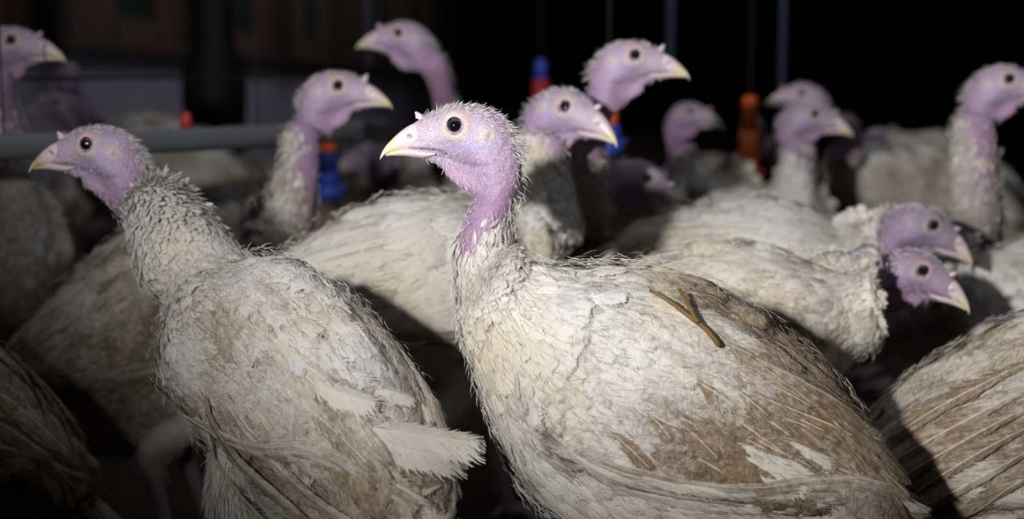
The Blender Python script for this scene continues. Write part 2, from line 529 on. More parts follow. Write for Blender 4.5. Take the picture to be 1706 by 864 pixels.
def make_turkey(spec):
    lod = spec.get('lod', 1)                       # 2 = hero, 1 = near, 0 = far
    bx, by, bd, ba, bp, bs = spec['body']
    hx, hy, hd, ha, hp, hs = spec['head']
    Rb, Rh = frame(ba, bp), frame(ha, hp)
    ob, oh = at(bx, by, bd), at(hx, hy, hd)
    if 'anchor' in spec:                             # the pixel given is that of one body ring
        ring, ax_, ay_, ad_ = spec['anchor']
        ob = at(ax_, ay_, ad_) - Rb @ (C_BODY[ring][1] * bs)
    if spec.get('eye_side', True):
        side = 1 if (Rh[:, 1] @ (CAM - oh)) > 0 else -1
        oh = oh - Rh[:, 1] * side * 38 * PXM * hs   # pixel given is that of the near eye
    rings = []
    # legs stand on the floor below the body
    root_xy = ob[:2]
    base = np.array([root_xy[0], root_xy[1], 0.0])
    fat = spec.get('fat', 1.0)
    nb = spec.get('use_body', 12)
    for s, c, u, w in C_BODY[:nb]:
        rings.append((s, ob + Rb @ (c * bs), Rb @ (u * bs), Rb[:, 1] * w * bs * (fat + (1.06 - fat) * float(sstep(s, 5.5, 9.5)) if fat != 1.0 else 1.0)))
    s_last = rings[-1][0]
    if spec.get('own_neck'):
        for s, c, u, w in C_NECKB:
            rings.append((s, oh + Rh @ (c * hs), Rh @ (u * hs), Rh[:, 1] * w * hs))
    else:
        nk = spec['neck']
        cen = [at(p[0], p[1], p[2]) for p in nk]
        head0 = oh + Rh @ (C_HEAD[0][1] * hs)
        allc = np.array([rings[-2][1], rings[-1][1]] + cen + [head0])
        for i, p in enumerate(nk):
            q = i + 2
            T = norm(allc[q + 1] - allc[q - 1])
            f = (i + 1) / (len(nk) + 1)
            L = Rb[:, 1] * (1 - f) + Rh[:, 1] * f
            L = norm(L - T * (L @ T)); U = norm(np.cross(T, L))
            r = p[3] * p[2] / FPX
            rings.append((s_last + (16 - s_last) * f, cen[i], U * r, L * r * 0.94))
    for s, c, u, w in C_HEAD[spec.get('head_from', 0):]:
        rings.append((s, oh + Rh @ (c * hs), Rh @ (u * hs), Rh[:, 1] * w * hs))
    sub, k = {2: (7, 80), 1: (5, 48), 0: (3, 28)}[lod]
    sf = Surf(rings, sub, k)
    SS, TH = np.meshgrid(sf.s, sf.th, indexing='ij')
    tt = np.minimum(TH, 2 * math.pi - TH)           # angle from the spine, both sides
    # folded wings stand proud of the flank
    we = wing_edge(SS)
    wing = sstep(tt, 0.35, 0.95) * (1 - sstep(tt - we, -0.04, 0.05)) * sstep(SS, 0.2, 1.6) * (1 - sstep(SS, 8.0, 9.5))
    sf.displace(0.013 * bs * wing)
    # head relief
    h = head_px(sf.P, oh, Rh, hs)
    X, Y, Z = h[..., 0], np.abs(h[..., 1]), h[..., 2]
    onhead = SS > 15.5
    r = np.hypot(X + 1, Z)
    d = 3.2 * np.exp(-((r - 18) / 5) ** 2) - 6 * np.exp(-(r / 9.5) ** 4)
    d += 2.5 * np.exp(-(((X + 4) / 22) ** 2 + ((Z - 23) / 7) ** 2))
    d += 2.6 * np.exp(-(((X + 52) / 11) ** 2 + ((Z + 13) / 12) ** 2)) - 4 * np.exp(-(((X + 58) / 4) ** 2 + ((Z + 17) / 5) ** 2))
    d += 2.0 * np.exp(-(((X - 0) / 24) ** 2 + ((Z + 42) / 9) ** 2))
    zg = np.interp(X, [10, 20, 45, 70, 100], [-48, -43, -39, -40, -42])
    d += (-3.2 * np.exp(-((Z - zg) / 2.2) ** 2) + 1.6 * np.exp(-((Z - zg - 6) / 4) ** 2)) * sstep(X, 6, 24)
    zj = np.interp(X, [-70, -30, 0, 20, 60], [-62, -66, -58, -50, -52])
    d += -2.6 * np.exp(-((Z - zj) / 3.5) ** 2) * sstep(X, -75, -45) * (1 - sstep(X, 25, 55))
    d *= (Y > 6)
    wr = vnoise(h / 7.0, 1.0, 3) - 0.5
    d += wr * 2.2 * sstep(-X - Z, 40, 120) + wr * 0.8
    sf.displace(np.where(onhead, d * PXM * hs, 0))

    root = empty('turkey', base, spec['label'], 'turkey', 'flock of white turkeys')
    seed = spec.get('seed', 1)
    bare = spec.get('bare', 14.2)                    # ring above which skin shows
    nape = spec.get('nape', 0.0)                     # feathers climb this much higher on the nape
    def feathered(s, th):
        lim = bare + nape * (0.5 + 0.5 * np.cos(th))
        return 1 - sstep(s, lim - 2.0, lim + 1.3)
    blobs = spec.get('dirt', [])
    dirt0 = spec.get('dirt0', 0.25)
    def dirt(s, th, P):
        t = np.where(th > math.pi, 2 * math.pi - th, th)
        d = np.full(s.shape, dirt0)
        for s0, t0, rs, rt, amp in blobs:
            d = d + amp * np.exp(-(((s - s0) / rs) ** 2 + ((t - math.radians(t0)) / math.radians(rt)) ** 2))
        return d + 0.42 * (vnoise(P, 17, seed) - 0.5) + 0.3 * (vnoise(P, 45, seed + 5) - 0.5)
    def feather_tint(s, th, P, rep):
        n = len(s)
        c = np.stack([np.clip(dirt(s, th, P) + rng.normal(0, 0.07, n), 0, 1.2), rng.random(n),
                      np.clip(0.15 + 0.95 * (vnoise(P, 22, seed + 9) - 0.5) + rng.normal(0, .05, n), 0, 1)], 1)
        return np.repeat(c, rep, 0)

    # ---- body mesh (skin, one continuous surface incl. legs)
    V = sf.P.reshape(-1, 3); n0 = len(sf.s)
    faces = [tuple(f) for f in grid_faces(n0, k)]
    V = np.vstack([V, sf.P[0].mean(0)[None], sf.P[-1].mean(0)[None]])
    ia, ib = len(V) - 2, len(V) - 1
    for j in range(k):
        faces.append((ia, (j + 1) % k, j)); faces.append((ib, (n0 - 1) * k + j, (n0 - 1) * k + (j + 1) % k))
    fe = 1 - sstep(SS, bare + nape * (0.5 + 0.5 * np.cos(TH)) - 2.2, bare + nape * (0.5 + 0.5 * np.cos(TH)) - 0.2)
    skin = skin_colours(h, SS, spec.get('pink', 0.0), spec.get('skin_dim', 1.0)).reshape(-1, 3)
    skin = np.vstack([skin, skin[:1], skin[-1:]])
    tint = np.stack([dirt(SS, TH, sf.P), np.zeros_like(SS), fe], -1).reshape(-1, 3)
    tint = np.vstack([tint, tint[:1], tint[-1:]])
    legs = []
    if spec.get('legs', True):
        fwd = np.array([math.cos(math.radians(ba)), math.sin(math.radians(ba)), 0]); lat = np.array([-fwd[1], fwd[0], 0])
        cb = base + fwd * 0.015 * bs
        hip_z = (ob[2] - 0.03 * bs)
        lo = sf.get(np.array([6.0]), np.array([math.pi]))[0][2]
        for sg in (1, -1):
            hk = np.array([*(cb + lat * sg * 0.05 * bs)[:2], max(0.13, lo * 0.72)])
            hk = hk - fwd * 0.035
            kn = np.array([*(cb + lat * sg * 0.034 * bs + fwd * 0.012)[:2], lo + 0.015])
            hip = np.array([*(cb + lat * sg * 0.028 * bs)[:2], hip_z])
            ft = np.array([*(cb + lat * sg * 0.06 * bs + fwd * 0.0)[:2], 0.016])
            path = catmull([hip, kn, hk + np.array([0, 0, 0.035]), hk, (hk * 0.75 + ft * 0.25), (hk + ft) / 2, ft], 3)
            rad = catmull([0.024, 0.026, 0.018, 0.0135, 0.0095, 0.009, 0.0105], 3)[:, 0]
            kk = 12
            tv = tube_verts(path, rad, kk); b0 = len(V)
            V = np.vstack([V, tv]); faces += [tuple(f) for f in grid_faces(len(path), kk, True, b0)]
            up = np.repeat(1 - sstep(np.arange(len(path)), 5, 8), kk)
            sk = np.tile(np.array([0.50, 0.34, 0.36]), (len(tv), 1))
            skin = np.vstack([skin, sk]); tint = np.vstack([tint, np.stack([0.35 * np.ones(len(tv)), up * 0, up], 1)])
            legs.append((path, rad))
            for ang, ln in ((0, .075), (34, .06), (-34, .06), (180, .03)):
                ca, sa = math.cos(math.radians(ang)), math.sin(math.radians(ang))
                dv = fwd * ca + lat * sa
                tp = np.array([ft, ft + dv * ln * .35 + (0, 0, .004), ft + dv * ln * .75 - (0, 0, .006), ft + dv * ln - (0, 0, .011)])
                tv = tube_verts(tp, [.0095, .008, .0065, .003], 8); b0 = len(V)
                V = np.vstack([V, tv]); faces += [tuple(f) for f in grid_faces(4, 8, True, b0)]
                faces.append(tuple(b0 + 24 + q for q in range(8)))
                sk = np.tile(np.array([0.45, 0.32, 0.33]), (len(tv), 1))
                skin = np.vstack([skin, sk]); tint = np.vstack([tint, np.zeros((len(tv), 3))])
    link('body', new_mesh('turkey_body', V - base, faces, M_BODY, None, {'skin': skin, 'tint': tint}), root)

    # ---- beak
    def head_w(pts):  # head px (forward, left, up) -> world
        return oh + (np.asarray(pts) * PXM * hs) @ Rh.T
    def beak(name, rr, colf, nostril=False):
        E = EYE_REF
        rings_ = []
        for dd, vv, w in rr:
            d2, v2 = loc2(dd, E) / PXM, loc2(vv, E) / PXM
            c = (d2 + v2) / 2; u = (d2 - v2) / 2
            rings_.append((np.array([c[0], 0, c[1]]), np.array([u[0], 0, u[1]]), np.array([0, w, 0.])))
        kk = 40 if lod == 2 else 20
        P, F = loft_simple(rings_, 6 if lod == 2 else 3, kk)
        hpx = P.copy()
        if nostril:
            for sg in (1, -1):
                g = np.exp(-(((P[..., 0] - 77) / 10) ** 2 + ((P[..., 2] + 14) / 8) ** 2)) * (np.sign(P[..., 1]) == sg)
                P[..., 1] += sg * 2.6 * g
                e = np.exp(-(((P[..., 0] - 76) * 0.9 + (P[..., 2] + 17) * 0.5) / 6.5) ** 2 - ((-(P[..., 0] - 76) * 0.5 + (P[..., 2] + 17) * .9) / 3.4) ** 2) * (np.sign(P[..., 1]) == sg)
                P[..., 1] -= sg * 6 * e
        col = colf(hpx).reshape(-1, 3)
        W = head_w(P.reshape(-1, 3)) - base
        fs = [tuple(f) for f in F]
        n_ = P.shape[0]
        fs.append(tuple((n_ - 1) * kk + j for j in range(kk))); fs.append(tuple(range(kk))[::-1])
        return link(name, new_mesh(name, W, fs, M_BEAK, None, {'skin': col}), root)
    bt = np.array(spec.get('beak', (0.66, 0.58, 0.37)))
    def ucol(P):
        X, Z = P[..., 0], P[..., 2]
        c = np.empty(P.shape); c[:] = (0.66, 0.55, 0.57)
        m = sstep(X + 0.25 * (-Z - 20), 90, 112)[..., None]
        c = c * (1 - m) + bt * m
        m = (0.75 * sstep(X, 108, 126) * (1 - sstep(X, 130, 150)))[..., None] * 0.6
        c = c * (1 - m) + np.array((0.80, 0.78, 0.64)) * m
        e = np.exp(-(((X - 76) * 0.9 + (Z + 17) * 0.5) / 6.5) ** 2 - ((-(X - 76) * 0.5 + (Z + 17) * .9) / 3.4) ** 2)[..., None]
        return (c * (1 - 0.92 * e) + np.array((0.04, 0.02, 0.02)) * 0.92 * e) * (1 - spec.get('pink', 0) * 0.15)
    def lcol(P):
        X = P[..., 0]; c = np.empty(P.shape); c[:] = (0.56, 0.45, 0.48)
        m = sstep(X, 78, 105)[..., None]
        return c * (1 - m) + bt * 0.9 * m
    beak('upper_beak', [((702, 204), (702, 249), 17), ((692, 205), (692, 250.5), 17.6), ((678, 211), (678, 250.5), 15.8),
                        ((664, 221), (664, 252), 12.6), ((651, 233), (650.5, 255), 9.2), ((641, 244), (640.5, 258.5), 5.8),
                        ((634.5, 254.5), (634, 264), 2.8), ((631, 264), (631, 268), 0.9)], ucol, True)
    beak('lower_beak', [((726, 253), (724, 261), 20), ((708, 249), (707, 265.5), 19.5), ((692, 247), (692, 264.5), 16.2), ((676, 247), (676, 262), 11.8), ((660, 250), (660, 261), 8.0),
                        ((648, 254), (648, 261), 4.4), ((641, 258), (641, 261.5), 1)], lcol)
    # ---- snood
    sn = spec.get('snood', 1.0)
    pth = np.array([[57, 0, 10], [59, 0, 12 + 4 * sn], [61.5, 0, 13 + 7 * sn], [63.3, 0, 13 + 8.6 * sn], [64, 0, 13.5 + 9.6 * sn]]); rad = np.array([9.5, 8.0, 6.2, 4.4, 1.2])
    rr = [(pth[i], np.array([rad[i], 0, 0.2 * rad[i]]), np.array([0, rad[i], 0])) for i in range(5)]
    P, F = loft_simple(rr, 3, 12)
    fs = [tuple(f) for f in F]; fs.append(tuple((P.shape[0] - 1) * 12 + j for j in range(12)))
    sc = np.tile(np.array([0.60, 0.46, 0.54]) * (1 - .1 * spec.get('pink', 0)), (P.shape[0] * 12, 1))
    link('snood', new_mesh('snood', head_w(P.reshape(-1, 3)) - base, fs, M_BEAK, None, {'skin': sc}), root)
    # ---- eyes
    for sg in (1, -1):
        ne, me_ = (20, 28) if lod == 2 else (12, 16)
        ph = np.linspace(0, math.pi, ne); az = np.arange(me_) * 2 * math.pi / me_
        R_ = 17.5
        p = np.stack(np.broadcast_arrays(R_ * np.sin(ph)[:, None] * np.cos(az), sg * R_ * np.cos(ph)[:, None], R_ * np.sin(ph)[:, None] * np.sin(az)), -1)
        rr_ = np.hypot(p[..., 0], p[..., 2])
        cc = np.empty(p.shape); cc[:] = (0.004, 0.004, 0.006)
        m = np.exp(-((rr_ - 11.2) / 1.6) ** 2)[..., None]
        cc = cc * (1 - m) + np.array((0.045, 0.04, 0.06)) * m
        yc = spec.get('eye_y', 25.5)
        p = p + np.array([-1, sg * yc, 0])
        link('eye', new_mesh('eye', head_w(p.reshape(-1, 3)) - base, [tuple(f) for f in grid_faces(ne, me_)], M_EYE, None, {'skin': cc.reshape(-1, 3)}), root)

    # ---- contour plumage
    dens = {2: 9500, 1: 3200, 0: 900}[lod]
    dens = int(dens * spec.get('density', 1.0))
    def wgt(s, th):
        f = feathered(s, th)
        return np.clip(f, 0, 1) ** 1.6 * (0.8 + 1.9 * sstep(s, 7.5, 12)) * np.where(s > 15.9 + nape * 2, 0, 1)
    s, th = sf.sample(dens, wgt)
    o = np.argsort(-s); s, th = s[o], th[o]
    P, N, T = sf.get(s, th), sf.get(s, th, 'N'), sf.get(s, th, 'T')
    n = len(s)
    t = np.where(th > math.pi, 2 * math.pi - th, th)
    big = {2: 1.0, 1: 1.35, 0: 2.0}[lod]
    ln = np.interp(s, [0, 3, 6, 9, 11, 13, 16], [.048, .042, .034, .024, .017, .0125, .011]) * (0.75 + 0.5 * rng.random(n)) * big * bs
    wd = ln * np.interp(s, [0, 6, 9, 12, 14, 16], [.28, .36, .40, .34, .22, .18]) * (0.8 + 0.4 * rng.random(n))
    neckk = sstep(s, 11.5, 14)
    lift = 0.10 + 0.10 * rng.random(n) + neckk * (0.03 + 0.40 * rng.random(n) ** 2) + rng.normal(0, .04, n)
    spk = spec.get('spiky', 0.0)
    ln = ln * np.where(s > 11.5, (1.15 if lod == 2 else .78), 1) * (1 + .9 * spk * neckk * (0.5 + 0.5 * np.cos(th)) ** 2 * rng.random(n))
    lift = lift + spk * neckk * (0.5 + 0.5 * np.cos(th)) * (0.2 + 0.5 * rng.random(n))
    # loose, ruffled feathers here and there
    ruff = rng.random(n) < 0.05
    lift = np.where(ruff, lift + 0.25 * rng.random(n), lift)
    curl = 0.10 + ln / 0.26 + 0.05 * rng.random(n)
    jit = rng.normal(0, 0.16 + 0.16 * neckk, n)
    Bv = norm(np.cross(N, T)); T = norm(T + Bv * jit[:, None])
    # flank feathers drift downward
    T = norm(T + np.array([0, 0, -0.20])[None] * np.sin(np.clip(t, 0, math.pi))[:, None] * (1 - neckk)[:, None]); T = norm(T - N * (T * N).sum(1, keepdims=True))
    pointy = np.clip(0.15 + 0.75 * neckk + rng.normal(0, .12, n), 0, 1)
    P = P - N * 0.0015 + N * (rng.random(n) * 0.003)[:, None]
    v, f, uv, rep = feather_cards(P, N, T, ln, wd, lift, curl, pointy, 5 if lod else 4, rng.normal(0, .16, n))
    tn = feather_tint(s, th, P - base, rep)
    pl = link('plumage', new_mesh('plumage', v - base, f, M_FEA, uv, {'tint': tn}), root)
    pl['kind'] = 'stuff'

    # ---- wings: coverts + single flight feathers
    sides = spec.get('wings', (1, -1))
    big_q = spec.get('quills', {2: 1.0, 1: 0.8, 0: 0}[lod])
    for sg in sides:
        def th_(deg): return np.where(sg > 0, np.radians(deg), 2 * math.pi - np.radians(deg))
        nc = {2: 620, 1: 260, 0: 70}[lod]
        sN = 2.2 + 6.3 * rng.random(nc)
        ed = np.degrees(wing_edge(sN))
        tN = 34 + (ed - 44) * rng.random(nc) ** 0.85
        oo = np.argsort(-sN); oo = oo[::-1]; sN, tN = sN[oo], tN[oo]
        th2 = th_(tN)
        P, N, T = sf.get(sN, th2), sf.get(sN, th2, 'N'), sf.get(sN, th2, 'T')
        ln = np.interp(sN, [2, 5, 7, 8.5], [.075, .060, .042, .028]) * (0.8 + .4 * rng.random(nc)) * bs * (1.15 if lod < 2 else 1)
        wd = ln * np.interp(sN, [2, 6, 8.5], [.19, .26, .34])
        T = norm(T + np.array([0, 0, -0.10])); T = norm(T - N * (T * N).sum(1, keepdims=True))
        P = P + N * ((0.002 + 0.004 * rng.random(nc)) * (1 - sstep(sN, 6.0, 8.2)))[:, None]
        v, f, uv, rep = feather_cards(P, N, T, ln, wd, 0.05 + .06 * rng.random(nc), .04 + ln / .30, np.full(nc, .25), 6 if lod else 4, rng.normal(0, .10, nc))
        tn = feather_tint(sN, th2, P - base, rep)
        wing_o = link('wing', new_mesh('wing', v - base, f, M_COV, uv, {'tint': tn}), root)
        wing_o['kind'] = 'stuff'
        if not big_q: continue
        def flight(name, s0, t0, s1, t1, s2, t2, h0, h1, w, parent, ext=0.0, asym=0.35, dirty=None, tipround=0.5):
            K = 9
            ctrl = catmull([[s0, t0], [s1, t1], [s2, t2]], 4)
            sa, ta = np.clip(ctrl[:, 0], 0.02, 11), th_(ctrl[:, 1])
            pth_, nr = sf.get(sa, ta), sf.get(sa, ta, 'N')
            hh = np.linspace(h0, h1, len(sa))
            pth_ = pth_ + nr * hh[:, None]
            if ext:
                dirn = norm(pth_[-1] - pth_[-3])
                L_ = ext * bs
                pth_ = np.vstack([pth_[:-1], pth_[-1] + dirn * L_ * 0.4, pth_[-1] + dirn * L_]); nr = np.vstack([nr, nr[-1:]])
            K = len(pth_)
            # smooth by cumulative length
            T_ = norm(np.gradient(pth_, axis=0)); B_ = norm(np.cross(nr, T_)) * (1 if sg > 0 else -1)
            N_ = norm(np.cross(T_, B_)) * (1 if sg > 0 else -1)
            x = np.linspace(0, 1, K)
            pr = np.clip(np.minimum(1, 0.18 + 1.6 * x), 0, 1) * np.clip((1 - x ** 5 * (1 - tipround * 0.4)), 0.1, 1)
            bb = np.array([-1, -0.5, -0.06, 0.06, 0.5, 1.0])
            wl = np.where(bb < 0, 1.0 + asym, 1.0 - asym)
            jag = 1 + rng.normal(0, .05, (K, 6))
            W_ = w * bs * pr[:, None] * bb[None] * wl[None] * jag
            dome = -0.16 * w * bs * np.abs(bb)[None] ** 1.3 * pr[:, None] + np.where(np.abs(bb) < .1, 0.0006, 0)[None]
            v = pth_[:, None] + B_[:, None] * W_[..., None] + N_[:, None] * dome[..., None]
            uvb = np.array([0, .25, .47, .53, .75, 1.0])
            uv = np.stack(np.broadcast_arrays(x[:, None] * 0.9, uvb[None]), -1).reshape(-1, 2)
            sr = np.interp(np.linspace(0, 1, K), np.linspace(0, 1, len(sa)), sa); tr_ = np.interp(np.linspace(0, 1, K), np.linspace(0, 1, len(sa)), ta)
            dt = dirt(sr, tr_, pth_ - base) if dirty is None else np.full(K, dirty) + .3 * (vnoise(pth_ - base, 40, seed) - .5)
            tn = np.stack([np.repeat(np.clip(dt, 0, 1.2), 6), np.full(K * 6, rng.random()), np.full(K * 6, .2)], 1)
            link(name, new_mesh(name, v.reshape(-1, 3) - base, grid_faces(K, 6, False), M_QUILL, uv, {'tint': tn}), parent)
        nq = max(4, int(10 * big_q))
        for i in range(nq):                                   # secondaries, lower ones lie deepest
            f = i / (nq - 1)
            t0 = 112 - 62 * f + rng.normal(0, 1.5)
            flight('secondary_feather', 5.6 + .5 * f, t0, 3.4, t0 * 0.9 - 2, 1.5 + .5 * rng.random(), (82 - 40 * f) + rng.normal(0, 2), .001 + .003 * f, .004 + .007 * f, .0135, wing_o, ext=.02)
        npm = max(3, int(8 * big_q))
        for i in range(npm):                                  # primaries along the lower wing edge
            f = i / (npm - 1)
            s_a, s_b, s_c = 8.0 - 1.6 * f, 4.6 - .5 * f, 1.7 - .6 * f
            ea, eb, ec = (math.degrees(float(wing_edge(q))) for q in (s_a, s_b, s_c))
            flight('primary_feather', s_a, ea + 1 - 7 * f, s_b, eb + 3 - 9 * f, s_c, ec + 3 - 9 * f + rng.normal(0, 1.5), .004 + .003 * f, .004 + .005 * f, .0078, wing_o, ext=.03, asym=.45,
                   dirty=0.30 + .4 * rng.random())
    # ---- tail
    if lod and spec.get('tail', True):
        for i in range(9):
            f = i / 8 * 2 - 1
            p0 = sf.get(np.array([1.2]), np.array([f * 0.9 % (2 * math.pi)]))[0]
            p1 = sf.get(np.array([0.05]), np.array([f * 0.9 % (2 * math.pi)]))[0]
            dn = norm(norm(sf.C[0] - sf.C[8]) + Rb[:, 1] * f * 0.22 * -1 * -1 - np.array([0, 0, .15]))
            K = 7; x = np.linspace(0, 1, K)
            pth_ = p0[None] * (1 - np.minimum(1, x * 4))[:, None] + p1[None] * np.minimum(1, x * 4)[:, None] + dn[None] * (np.clip(x - .25, 0, 1) * .15 * bs)[:, None]
            B_ = norm(Rb[:, 1] * 1.0 + 0 * dn); N_ = norm(np.cross(dn, B_)) ; N_ = N_ * np.sign(N_[2] + 1e-9)
            pth_ = pth_ + N_ * (.004 * (1 - abs(f)))
            w = .016 * bs * np.minimum(1, .3 + x * 1.4) * (1 - .5 * x ** 6)
            bb = np.array([-1, -.5, -.05, .05, .5, 1.])
            v = pth_[:, None] + B_[None, None] * (w[:, None] * bb[None])[..., None] - N_[None, None] * (.15 * w[:, None] * np.abs(bb))[..., None]
            uv = np.stack(np.broadcast_arrays(x[:, None], np.array([0, .25, .47, .53, .75, 1.])[None]), -1).reshape(-1, 2)
            tn = np.tile(np.array([dirt0 + .35 + .2 * rng.random(), rng.random(), .3]), (K * 6, 1))
            link('tail_feather', new_mesh('tail_feather', v.reshape(-1, 3) - base, grid_faces(K, 6, False), M_QUILL, uv, {'tint': tn}), root)

    # ---- down: loose barbs over the plumage and fluff on the thighs
    nd = {2: 9000, 1: 2600, 0: 0}[lod]
    if nd:
        s, th = sf.sample(nd, lambda a_, b_: feathered(a_, b_) * (.5 + sstep(a_, 8, 13)))
        P, N, T = sf.get(s, th), sf.get(s, th, 'N'), sf.get(s, th, 'T')
        n = len(s)
        D = norm(T + N * (0.05 + .22 * rng.random(n))[:, None] + rng.normal(0, .28, (n, 3)))
        wv = norm(np.cross(N, T))
        ln = np.interp(s, [0, 8, 12, 16], [.013, .012, .010, .008]) * (.6 + .8 * rng.random(n)) * bs
        P = P + N * (.003 + .004 * rng.random(n) + 0.006 * (s < 8.5) * rng.random(n))[:, None]
        v, f = hair_strips(P, D, ln, np.full(n, .00035 if lod == 2 else .0008), -N * .25)
        dcol = np.clip(dirt(s, th, P - base) + rng.normal(0, .12, n), 0, 1)
        wh = np.array((.70, .66, .60)); brn = np.array((.24, .16, .09))
        col = np.repeat(wh[None] * (1 - dcol[:, None]) + brn[None] * dcol[:, None], 6, 0)
        V_, F_, C_ = [v], [f], [col]
        off = len(v)
        for path, rad in legs:
            m = 3200 if lod == 2 else 700
            i = rng.integers(1, 9, m); fr = rng.random(m)
            c = path[i] * (1 - fr)[:, None] + path[i + 1] * fr[:, None]
            rdv = rng.normal(size=(m, 3)); ax = norm(path[i + 1] - path[i]); rdv = norm(rdv - ax * (rdv * ax).sum(1, keepdims=True))
            p = c + rdv * (rad[i] * .95)[:, None]
            v, f = hair_strips(p, norm(ax + rdv * .35), .010 + .010 * rng.random(m), np.full(m, .0006), np.tile(np.array([0, 0, -.2]), (m, 1)))
            V_.append(v); F_.append(f + off); off += len(v); C_.append(np.tile(np.array((.55, .50, .45)), (len(v), 1)))
        dwn = link('down', new_mesh('down', np.vstack(V_) - base, np.vstack(F_), M_HAIR, None, {'skin': np.vstack(C_)}), root)
        dwn['kind'] = 'stuff'
    # ---- bristles of the bare head and neck
    nh = {2: 4200, 1: 1300, 0: 0}[lod]
    if nh:
        def wb(a_, b_):
            x = (1 - 0.85 * feathered(a_, b_)) * (a_ > 13) * (a_ < 26.5)
            top = .5 + .5 * np.cos(b_)
            return x * (0.35 + 1.6 * top ** 2 * (a_ > 17) + .9 * (1 - top) ** 2)
        s, th = sf.sample(nh, wb)
        P, N, T = sf.get(s, th), sf.get(s, th, 'N'), sf.get(s, th, 'T')
        hh = head_px(P, oh, Rh, hs)
        rr_ = np.hypot(hh[:, 0], hh[:, 2])
        keep = (rr_ > 25) | (np.abs(hh[:, 1]) < 12)
        s, th, P, N, T = s[keep], th[keep], P[keep], N[keep], T[keep]
        n = len(s)
        top = (.5 + .5 * np.cos(th))
        napeb = sstep(top, .75, 1) * sstep(21.5 - s, 0, 4)
        lenp = (3.2 + 3.5 * rng.random(n)) * (1 + 1.3 * sstep(top, .7, 1) + 0.9 * sstep(1 - top, .75, 1) * (s > 17)) * (1 + .9 * napeb)
        D = norm(T * (1.0 - .45 * napeb)[:, None] + N * (.45 + .35 * rng.random(n) + .55 * napeb)[:, None] + rng.normal(0, .24, (n, 3)))
        v, f = hair_strips(P, D, lenp * PXM * hs * spec.get('bristle', 1.0), np.full(n, (.85 if lod == 2 else 1.5)) * PXM * hs, -N * .2 + rng.normal(0, .15, (n, 3)))
        cr = rng.random(n)[:, None]
        col = np.repeat(np.array((.62, .56, .58))[None] * (.55 + .5 * cr), 6, 0)
        br = link('head_bristles', new_mesh('head_bristles', v - base, f, M_HAIR, None, {'skin': col}), root)
        br['kind'] = 'stuff'
    return root, sf

# ------------------------------------------------------------------ setting
M_FLOOR = mat_simple('litter', (0.045, 0.032, 0.022), 0.95, 0.1, 60, 0.6, 1.0, 0.02)
M_CONC = mat_simple('grey_wall', (0.45, 0.43, 0.55), 0.85, 0.15, 3, 0.25, 0.3, 0.01)
M_WOOD = mat_simple('brown_board', (0.105, 0.06, 0.045), 0.8, 0.15, 8, 0.4, 0.4, 0.01)
M_POST = mat_simple('dark_timber', (0.035, 0.026, 0.022), 0.8, 0.1, 8, 0.4)
M_GREEN = mat_simple('green_mesh', (0.012, 0.03, 0.022), 0.8, 0.1, 8, 0.4)
M_DARK = mat_simple('dark_lining', (0.02, 0.02, 0.024), 0.9, 0.1, 2, 0.3)
M_PIPE = mat_simple('grey_pvc', (0.14, 0.15, 0.16), 0.5, 0.4, 15, 0.25)
M_PALE = mat_simple('pale_hose', (0.06, 0.07, 0.105), 0.5, 0.4, 15, 0.2)
M_ORANGE = mat_simple('orange_plastic', (0.75, 0.13, 0.02), 0.45, 0.4, 20, 0.15)
M_BLUE = mat_simple('blue_plastic', (0.03, 0.07, 0.42), 0.45, 0.4, 20, 0.15)
M_RED = mat_simple('red_plastic', (0.40, 0.03, 0.03), 0.45, 0.4, 20, 0.15)
M_BLACK = mat_simple('black_plastic', (0.012, 0.012, 0.014), 0.55, 0.3, 20, 0.2)
M_STRAW = mat_simple('straw', (0.14, 0.085, 0.02), 0.6, 0.3, 90, 0.5, 0.5, 0.001)

def box(name, lo, hi, mat, parent=None, rot=None, loc=None, bev=0.0):
    lo, hi = np.array(lo, float), np.array(hi, float)
    v = [(x, y, z) for x in (lo[0], hi[0]) for y in (lo[1], hi[1]) for z in (lo[2], hi[2])]
    f = [(0, 1, 3, 2), (4, 6, 7, 5), (0, 4, 5, 1), (2, 3, 7, 6), (0, 2, 6, 4), (1, 5, 7, 3)]
    me = new_mesh(name, v, f, mat, smooth=False)
    return link(name, me, parent, loc)

def tube_obj(name, path, r, mat, parent=None, k=14, origin=None):
    path = np.asarray(path, float)
    v = tube_verts(path, r, k)
    f = [tuple(q) for q in grid_faces(len(path), k)]
    f.append(tuple(range(k))[::-1]); f.append(tuple((len(path) - 1) * k + j for j in range(k)))
    if origin is not None: v = v - origin
    o = link(name, new_mesh(name, v, f, mat), parent)
    return o

def lathe(name, prof, mat, parent, k=20):
    th = np.arange(k) * 2 * math.pi / k
    P = np.array([[(r * math.cos(t), r * math.sin(t), z) for t in th] for r, z in prof])
    f = [tuple(q) for q in grid_faces(len(prof), k)]
    return link(name, new_mesh(name, P.reshape(-1, 3), f, mat), parent)

n = 60
gx, gy = np.meshgrid(np.linspace(-4, 16, n), np.linspace(-2, 26, n), indexing='ij')
gz = -0.012 + 0.012 * (vnoise(np.stack([gx, gy, 0 * gx], -1), 3.0, 2) - 0.5)
gz = np.minimum(gz, -0.006)
fo = link('floor', new_mesh('floor', np.stack([gx, gy, gz], -1).reshape(-1, 3), grid_faces(n, n, False), M_FLOOR)); fo['kind'] = 'structure'
c = box('ceiling', (-6, -2, 3.1), (16, 26, 3.2), M_DARK); c['kind'] = 'structure'
c = box('wall_back', (-6, 25.5, -0.02), (16, 25.7, 3.1), M_DARK); c['kind'] = 'structure'
c = box('wall_right', (15, -2, -0.02), (15.2, 25.5, 3.1), M_DARK); c['kind'] = 'structure'

